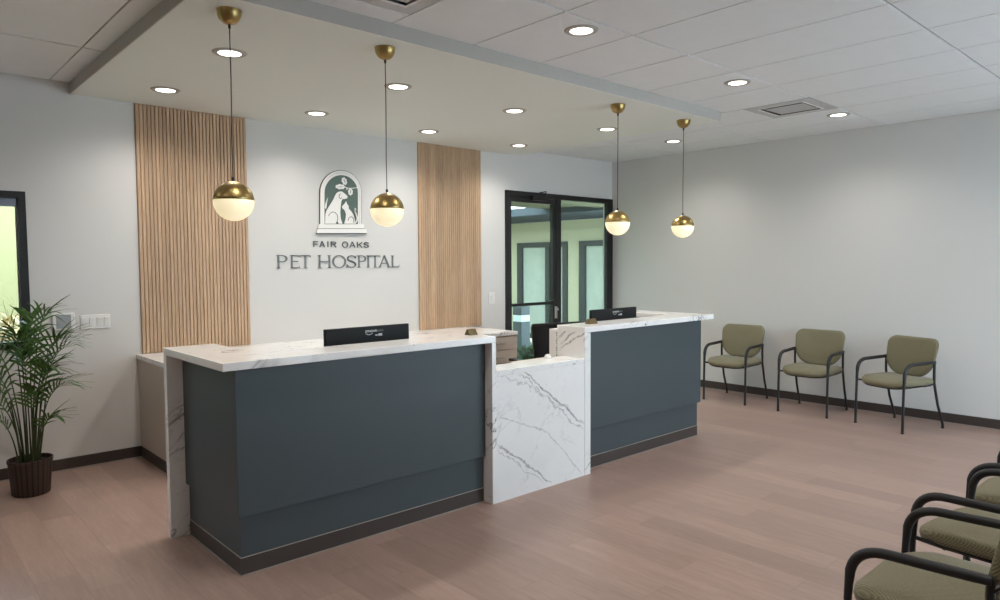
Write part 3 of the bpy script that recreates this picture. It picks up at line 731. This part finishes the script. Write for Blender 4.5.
# ------------------------------------------------------------------ olive armchairs
def make_chair(name, label, wide, group):
    t = thing(name, label, 'chair', (0, 0, 0), 0, group); hx = wide/2
    YFt, YRr = .262, -.265
    AZ = .602
    SEAT_W = wide+.004; SEAT_D = .48
    sd = rounded(SEAT_W, SEAT_D, (.09, .09, .15, .15), 8)
    def seat_fn(u, v, h):                              # waterfall front edge
        vv = max(0, v-.06)/.175; return (u, v+.045, .405+h - .022*vv*vv - .006*(1-(u/(SEAT_W/2))**2)*(h > .05))
    st = obj('seat', cushion(MB(), sd, [(.93, 0), (.985, .010), (1, .026), (.99, .042), (.955, .053), (.85, .060), (.5, .064), (.2, .065)], 0, 0, seat_fn), 'fabric', t, smooth=60, local=True)
    obj('seat_shell', cushion(MB(), sd, [(.80, -.012), (.93, -.008), (.965, .002), (.95, .006)], 0, 0, lambda u, v, h: (u, v+.04, .402+h - .022*(max(0, v-.06)/.175)**2)), 'black_metal', st, smooth=True, local=True)
    bw, bh = wide+.015, .345                           # backrest: broad rounded top, rounder bottom
    bo_ = []
    for x, z in rounded(bw, bh, (.15, .15, .065, .065), 8):
        f = (z+bh/2)/bh; bo_.append((x*(.90+.10*min(1, f*1.5)), z + .012*(1-(x/(bw/2))**2)*(1 if z > 0 else -.8)))
    def back_fn(u, v, h):
        return (u, -.118 - .085*(v+bh/2)/bh + h + .042*(u/(bw/2))**2 - .02, .640+v)
    bk = obj('backrest', cushion(MB(), bo_, [(.2, .032), (.5, .031), (.85, .027), (.955, .020), (.99, .011), (1, -.002), (.985, -.014), (.94, -.020), (.5, -.022), (.2, -.022)], 0, 0, back_fn), 'fabric', t, smooth=60, local=True)
    for sx in (-1, 1):
        x = sx*hx
        fl = [(x, YFt, 0), (x, YFt-.002, .25), (x, YFt-.006, .44)]
        obj('front_leg', MB().tube(fl, .0115, 10).lathe([(.0135, 0), (.0135, .012)], (x, YFt, 0), 10), 'black_metal', t, smooth=True, local=True)
        up = [(x, YFt-.005, .42), (x, YFt-.008, .475)] + bez((x, YFt-.009, .500), (x, YFt-.016, AZ+.003), (x, YFt-.13, AZ+.004), 9)[1:]
        arm = up + bez(up[-1], (x, YFt-.24, AZ+.006), (x, -.135, AZ+.012), 5)[1:]
        n_ = len(arm); rr = [.0125, .0135] + [.0165]*(n_-3) + [.0155]
        obj('armrest', MB().tube(arm, rr, 12), 'arm_black', t, smooth=True, local=True)
        rl = [(x, -.132, AZ+.016), (x, -.132, .50), (x*.995, -.137, .42), (x, -.19, .22), (x, -.258, .055), (x, YRr, .03), (x, YRr, 0)]
        obj('rear_leg', MB().tube(rl, .0115, 10).lathe([(.0135, 0), (.0135, .012)], (x, YRr, 0), 10), 'black_metal', t, smooth=True, local=True)
        obj('side_rail', MB().tube([(x, YFt-.006, .415), (x*.93, .16, .402), (x*.93, -.06, .402), (x, -.137, .418)], .009, 8), 'black_metal', t, smooth=True, local=True)
        obj('back_bracket', MB().tube([(x, -.134, .585), (x*.97, -.15, .60), (x*.88, -.155, .61)], .010, 8), 'black_metal', t, smooth=True, local=True)
    obj('cross_rail', MB().tube([(-hx*.93, .15, .398), (hx*.93, .15, .398)], .009, 8).tube([(-hx*.93, -.05, .398), (hx*.93, -.05, .398)], .009, 8), 'black_metal', t, smooth=True, local=True)
    return t
GR = 'olive armchairs along the right wall'
R_ = math.radians
ch = make_chair('armchair', 'olive fabric armchair by the right wall, standing beside the blue-grey desk end', .482, GR)
duplicate(ch, (7.130, 3.080, 0), R_(92), 'middle olive armchair of the three standing along the right wall', GR)
duplicate(ch, (7.050, 2.252, 0), R_(70.6), 'olive armchair turned askew, farthest from the desks of the three along the wall', GR)
ch.location = (7.135, 3.936, 0); ch.rotation_euler = (0, 0, R_(92))
GR = 'olive armchairs in the near corner'
cn = make_chair('armchair', 'olive armchair cropped by the bottom corner of the photo, nearest the viewer', .54, GR)
duplicate(cn, (3.326, .634, 0), R_(-7), 'olive armchair second from the viewer in the near row, between two others', GR)
duplicate(cn, (3.985, .627, 0), 0, 'olive armchair farthest from the viewer in the near row, mostly out of frame', GR)
cn.location = (2.610, .628, 0)
# ------------------------------------------------------------------ pendants
RG = .0985
def make_pendant(label, loc, zc, group):
    t = thing('pendant_light', label, 'pendant light', loc, 0, group)
    z0 = zc-ZS                                         # globe centre below the canopy
    obj('canopy', MB().lathe([(.060, 0), (.060, -.004), (.057, -.026), (.048, -.045), (.034, -.060), (.016, -.068), (.0, -.070)], n=32), 'brass', t, smooth=60, local=True)
    obj('cord_grip', MB().lathe([(.0, -.069), (.0065, -.069), (.0065, -.088), (0, -.089)], n=12).lathe([(0, z0+RG+.024), (.007, z0+RG+.022), (.007, z0+RG+.004), (0, z0+RG+.003)], n=12), 'black_metal', t, smooth=True, local=True)
    obj('cord', MB().tube([(0, 0, -.085), (.002, .001, z0*.35), (-.002, 0, z0*.7), (0, 0, z0+RG+.02)], .0028, 6), 'black_metal', t, smooth=True, local=True)
    n = 14; eq = .06
    obj('brass_cap', MB().lathe([(RG*math.cos(eq), z0+RG*math.sin(eq)-.001)]+[((RG+.0012)*math.cos(eq+(PI/2-eq)*i/n), z0+(RG+.0012)*math.sin(eq+(PI/2-eq)*i/n)) for i in range(n+1)], n=40), 'brass', t, smooth=60, local=True)
    obj('globe', MB().lathe([(RG*math.cos(-PI/2+(PI/2+eq)*i/n), z0+RG*math.sin(-PI/2+(PI/2+eq)*i/n)) for i in range(n+1)], n=40), 'globe', t, smooth=60, local=True, label='glowing opal glass half globe')
    return t
GP = 'brass and opal globe pendants over the desks'
pd = make_pendant('brass and opal globe pendant hanging in front of the left oak slat panel', (1.397, 3.512, ZS), 1.841, GP)
duplicate(pd, (2.308, 3.513, ZS), 0, 'brass and opal globe pendant hanging beside the dog and cat plaque', GP)
duplicate(pd, (4.515, 3.537, ZS), 0, 'brass and opal globe pendant hanging in front of the glass door edge', GP)
duplicate(pd, (5.445, 3.535, ZS), 0, 'brass and opal globe pendant hanging against the bare right wall', GP)
# ------------------------------------------------------------------ recessed downlights
def make_downlight(label, loc, group):
    t = thing('ceiling_downlight', label, 'downlight', loc, 0, group)
    obj('trim_ring', MB().lathe([(.064, -.001), (.068, -.008), (.092, -.007), (.099, -.0005), (.064, -.0005)], n=36), 'fascia', t, smooth=True, local=True)
    obj('lens', MB().lathe([(.0, -.0045), (.0645, -.0045), (.0645, -.001), (.0, -.001)], n=32), 'lens', t, local=True)
    L = bpy.data.lights.new('downlight_lamp', 'SPOT'); L.energy = LAMP; L.color = (1.0, .945, .88); L.spot_size = math.radians(150); L.spot_blend = 1.0; L.shadow_soft_size = .06
    o = bpy.data.objects.new('lamp', L); C.objects.link(o); o.parent = t; o.location = (0, 0, -.03)
    return t
LAMP = 44
GS, GC = 'recessed downlights in the soffit', 'recessed downlights in the tile ceiling'
rows = [(1.668, 4.20, 'soffit downlight right behind the pendant cord nearest the soffit corner'), (2.868, 4.205, 'soffit downlight just right of the pendant canopy above the plaque'),
        (4.038, 4.235, 'soffit downlight of the front row, left of the third pendant canopy'), (5.247, 4.237, 'soffit downlight between the two far pendant cords, nearest the viewer there'),
        (1.668, 5.385, 'soffit downlight just in front of the left oak slat panel'), (2.860, 5.39, 'soffit downlight above the plaque and lettering, close to the back wall'),
        (4.047, 5.43, 'soffit downlight just in front of the right oak slat panel'), (5.250, 5.44, 'soffit downlight above the glass door, close to the back wall')]
dl = None
for x, y, lb in rows:
    if dl is None: dl = make_downlight(lb, (x, y, ZS), GS)
    else: duplicate(dl, (x, y, ZS), 0, lb, GS)
for x, y, lb in ((3.125, 2.715, 'largest downlight in the tile ceiling, top centre of the photo'), (4.895, 2.715, 'downlight in the tile ceiling left of the square air vent'),
                 (6.66, 2.69, 'downlight in the tile ceiling right of the square air vent, near the right wall'), (6.71, 4.485, 'downlight in the far tile ceiling right of the last pendant'),
                 (1.36, 2.715, 'added downlight in the tile ceiling in front of the soffit corner, outside the photo'), (1.36, .6, 'added downlight above the place the photo is taken from'),  # from here on out-of-view lamps, added to light the room
                 (3.125, .6, 'added downlight above the near row of armchairs'), (4.895, .6, 'added downlight in front of the middle front window'), (6.66, .6, 'added downlight in the corner of the front and right walls'),
                 (-.4, 2.715, 'added downlight in the left tile ceiling, outside the photo'), (-.4, 4.485, 'added downlight in the left tile ceiling in front of the left window')):
    duplicate(dl, (x, y, ZC), 0, lb, GC)
# ------------------------------------------------------------------ air vents
def make_vent(x0, y0, label):
    x1, y1 = x0+PX, y0+PX; cx, cy = (x0+x1)/2, (y0+y1)/2
    t = thing('air_vent', label, 'air vent', (cx, cy, ZC), 0, 'square ceiling air vents')
    ins = .10; a, b, c, d = x0+ins, x1-ins, y0+ins, y1-ins
    obj('face_plate', MB().box(x0+.006, x1-.006, y0+.006, c, ZC-.001, ZC+.01).box(x0+.006, x1-.006, d, y1-.006, ZC-.001, ZC+.01).box(x0+.006, a, c, d, ZC-.001, ZC+.01).box(b, x1-.006, c, d, ZC-.001, ZC+.01), 'vent_face', t)
    obj('duct', MB().box(a, b, c, d, ZC+.035, ZC+.045).box(a-.004, a, c, d, ZC, ZC+.035).box(b, b+.004, c, d, ZC, ZC+.035).box(a, b, c-.004, c, ZC, ZC+.035).box(a, b, d, d+.004, ZC, ZC+.035), 'dark', t)
    for k in range(6):                                 # angled blades; the gap left along one side gets a dark strip
        xx = a+.075+k*.052
        obj('blade', MB().add([(xx, c+.002, ZC+.012), (xx, d-.02, ZC+.012), (xx+.05, d-.02, ZC+.004), (xx+.05, c+.002, ZC+.004), (xx, c+.002, ZC+.014), (xx, d-.02, ZC+.014), (xx+.05, d-.02, ZC+.006), (xx+.05, c+.002, ZC+.006)],
            [(0, 1, 2, 3), (7, 6, 5, 4), (0, 4, 5, 1), (1, 5, 6, 2), (2, 6, 7, 3), (3, 7, 4, 0)]), 'vent_face', t)
    obj('shade_strip', MB().box(a, a+.055, c+.02, d-.05, ZC-.0015, ZC+.002).box(a+.055, b-.1, c+.004, c+.02, ZC-.0015, ZC+.002), 'dark', t)  # flush dark strips that paint the shade of a recess edge
    obj('rim', MB().box(a-.012, b+.012, c-.012, c, ZC-.006, ZC-.001).box(a-.012, b+.012, d, d+.012, ZC-.006, ZC-.001).box(a-.012, a, c, d, ZC-.006, ZC-.001).box(b, b+.012, c, d, ZC-.006, ZC-.001), 'white_plastic', t)
make_vent(GX+6*PX, GY+PY, 'square ceiling air vent near the right wall, between two downlights')
make_vent(GX-PX, GY+PY, 'square ceiling air vent cut by the top edge of the photo, above the soffit')
# ------------------------------------------------------------------ potted palm
PXY = Vector((.785, 5.53, 0))
pp = thing('potted_palm', 'green palm in a dark ribbed pot by the window on the left', 'potted plant', PXY)
n = 48; prof = [(.104, 0), (.108, .01), (.127, .215), (.131, .22), (.131, .238), (.124, .24), (.120, .21)]
vs, fs = [], []
for r, z in prof:
    for k in range(n):
        q = 1 + (.035 if (k % 4 < 2 and .005 < z < .198) else 0); a = 2*PI*k/n
        vs.append((PXY.x+r*q*math.cos(a), PXY.y+r*q*math.sin(a), z))
for i in range(len(prof)-1):
    for k in range(n): fs.append((i*n+k, i*n+(k+1) % n, (i+1)*n+(k+1) % n, (i+1)*n+k))
fs += [tuple(range(n-1, -1, -1))]
obj('pot', MB().add(vs, fs), 'pot', pp, smooth=30)
obj('soil', MB().lathe([(0, .216), (.06, .219), (.120, .212), (.120, .20), (0, .20)], PXY, 24), 'soil', pp)
RIGHT = Vector((math.cos(YAW), -math.sin(YAW), 0)); AWAY = Vector((math.sin(YAW), math.cos(YAW), 0))
rnd = random.Random(11)
def clampw(p):
    p = p.copy(); p.y = min(p.y, YB-.03); return p
def frond(u, dp, z, droop, length_leaf, base_u, base_d, start=.5, nleaf=11, stiff=.35):
    b = PXY + RIGHT*base_u + AWAY*base_d + Vector((0, 0, .205))
    tip = PXY + RIGHT*u + AWAY*dp + Vector((0, 0, z))
    ctl = b.lerp(tip, .55); ctl = Vector((b.x+(tip.x-b.x)*.22, b.y+(tip.y-b.y)*.22, max(b.z, tip.z)*.92+droop))
    P = [clampw(p) for p in bez(b, ctl, tip, 22)]
    k0 = int(22*start)
    obj('stem', MB().tube(P[:k0+1], [.0055-.0025*i/k0 for i in range(k0+1)], 6), 'stem', pp, smooth=True)
    mb = MB(); mb.tube(P[k0:], [.0035-.0028*i/(22-k0) for i in range(23-k0)], 5)
    for i in range(nleaf):
        f = i/(nleaf-1); s_ = k0 + f*(22-k0-.01); j = int(s_); p = P[j].lerp(P[min(j+1, 22)], s_-j)
        t = (P[min(j+1, 22)]-P[max(j-1, 0)]).normalized()
        side = t.cross(Vector((0, 0, 1)))
        if side.length < .2: side = t.cross(AWAY)
        side.normalize(); upn = side.cross(t).normalized()
        ll = length_leaf*(.55+.9*math.sin(PI*(.12+.8*f)))*rnd.uniform(.85, 1.15)*.92
        for sg in (-1, 1):
            d = (side*sg*(.75-.35*f) + t*(.55+.55*f) + upn*stiff*rnd.uniform(.5, 1.2)).normalized()
            sag = Vector((0, 0, -1))*ll*rnd.uniform(.18, .5)
            w = .0082*rnd.uniform(.85, 1.2); wv = d.cross(upn).normalized()*w
            q = [p, p+d*ll*.28+upn*.004, p+d*ll*.62+sag*.35, p+d*ll+sag]
            q = [clampw(v) for v in q]
            ww = [.35, 1, .8, .04]; th = upn*.0009; vs = []
            for v, a in zip(q, ww): vs += [v+wv*a, v+th*1.5, v-wv*a]
            fs = []
            for m in range(3):
                o = m*3; fs += [(o, o+1, o+4, o+3), (o+1, o+2, o+5, o+4)]
            mb.add(vs, fs)
    obj('frond', mb, 'leaf', pp, smooth=60)
for a in [(.17, .00, 1.19, .16, .20, .02, 0), (.30, -.05, 1.04, .12, .20, .03, -.02), (.27, .06, .98, .10, .18, .03, .02), (.24, -.10, .84, .12, .20, .05, -.03),
          (.26, .02, .72, .10, .18, .05, 0), (.22, -.05, .52, .06, .15, .06, -.02), (-.10, -.05, 1.12, .16, .20, -.02, 0), (-.03, .10, 1.16, .12, .19, 0, .03), (.03, -.12, 1.06, .12, .19, .01, -.03),
          (-.26, -.03, 1.00, .14, .20, -.03, -.01), (-.33, .02, .84, .12, .20, -.04, 0), (-.24, -.12, .80, .10, .18, -.03, -.04), (-.30, .0, .64, .08, .17, -.05, 0), (-.18, -.10, .52, .05, .15, -.05, -.04),
          (.12, .10, .88, .10, .18, .03, .04), (-.08, .08, .92, .1, .18, -.02, .04), (.14, -.12, .70, .08, .17, .05, -.05)]:
    frond(*a)
for k in range(4):                                     # bare canes between the fronds
    a = k*2*PI/7; b = PXY+Vector((.05*math.cos(a), .05*math.sin(a), .205)); tp = b+Vector((.05*math.cos(a), .05*math.sin(a), .42+.05*(k % 3)))
    obj('stem', MB().tube([b, b.lerp(tp, .5)+Vector((.004, .003, 0)), tp], [.007, .006, .004], 7), 'stem', pp, smooth=True)
# ------------------------------------------------------------------ daylight and camera
W = bpy.data.worlds.new('overcast_sky'); S.world = W; W.use_nodes = True
bg = W.node_tree.nodes['Background']; bg.inputs[0].default_value = (.70, .84, 1.0, 1); bg.inputs[1].default_value = 9.5
sun = bpy.data.lights.new('sun', 'SUN'); sun.energy = 17; sun.angle = .03; sun.color = (.9, .95, 1); so = bpy.data.objects.new('sun', sun); C.objects.link(so)
so.rotation_euler = Vector((-.18, -.42, -.89)).to_track_quat('-Z', 'Y').to_euler()
cam = bpy.data.cameras.new('camera'); co = bpy.data.objects.new('camera', cam); C.objects.link(co)
cam.sensor_fit = 'HORIZONTAL'; cam.sensor_width = 36; cam.lens = FPX/1000*36; cam.clip_start = .05; cam.clip_end = 200
mt = Matrix((( RT.x, UP.x, -_f.x, 0), (RT.y, UP.y, -_f.y, 0), (RT.z, UP.z, -_f.z, 0), (0, 0, 0, 1))); mt.translation = CAM
co.matrix_world = mt; S.camera = co
vs_ = S.view_settings; S.display_settings.display_device = 'sRGB'; vs_.view_transform = 'Standard'; vs_.look = 'None'; vs_.gamma = 1; vs_.exposure = 0.0; vs_.use_curve_mapping = False
S.cycles.use_denoising = True; S.cycles.max_bounces = 10; S.cycles.diffuse_bounces = 6; S.cycles.sample_clamp_indirect = 6; S.cycles.caustics_reflective = False; S.cycles.caustics_refractive = False
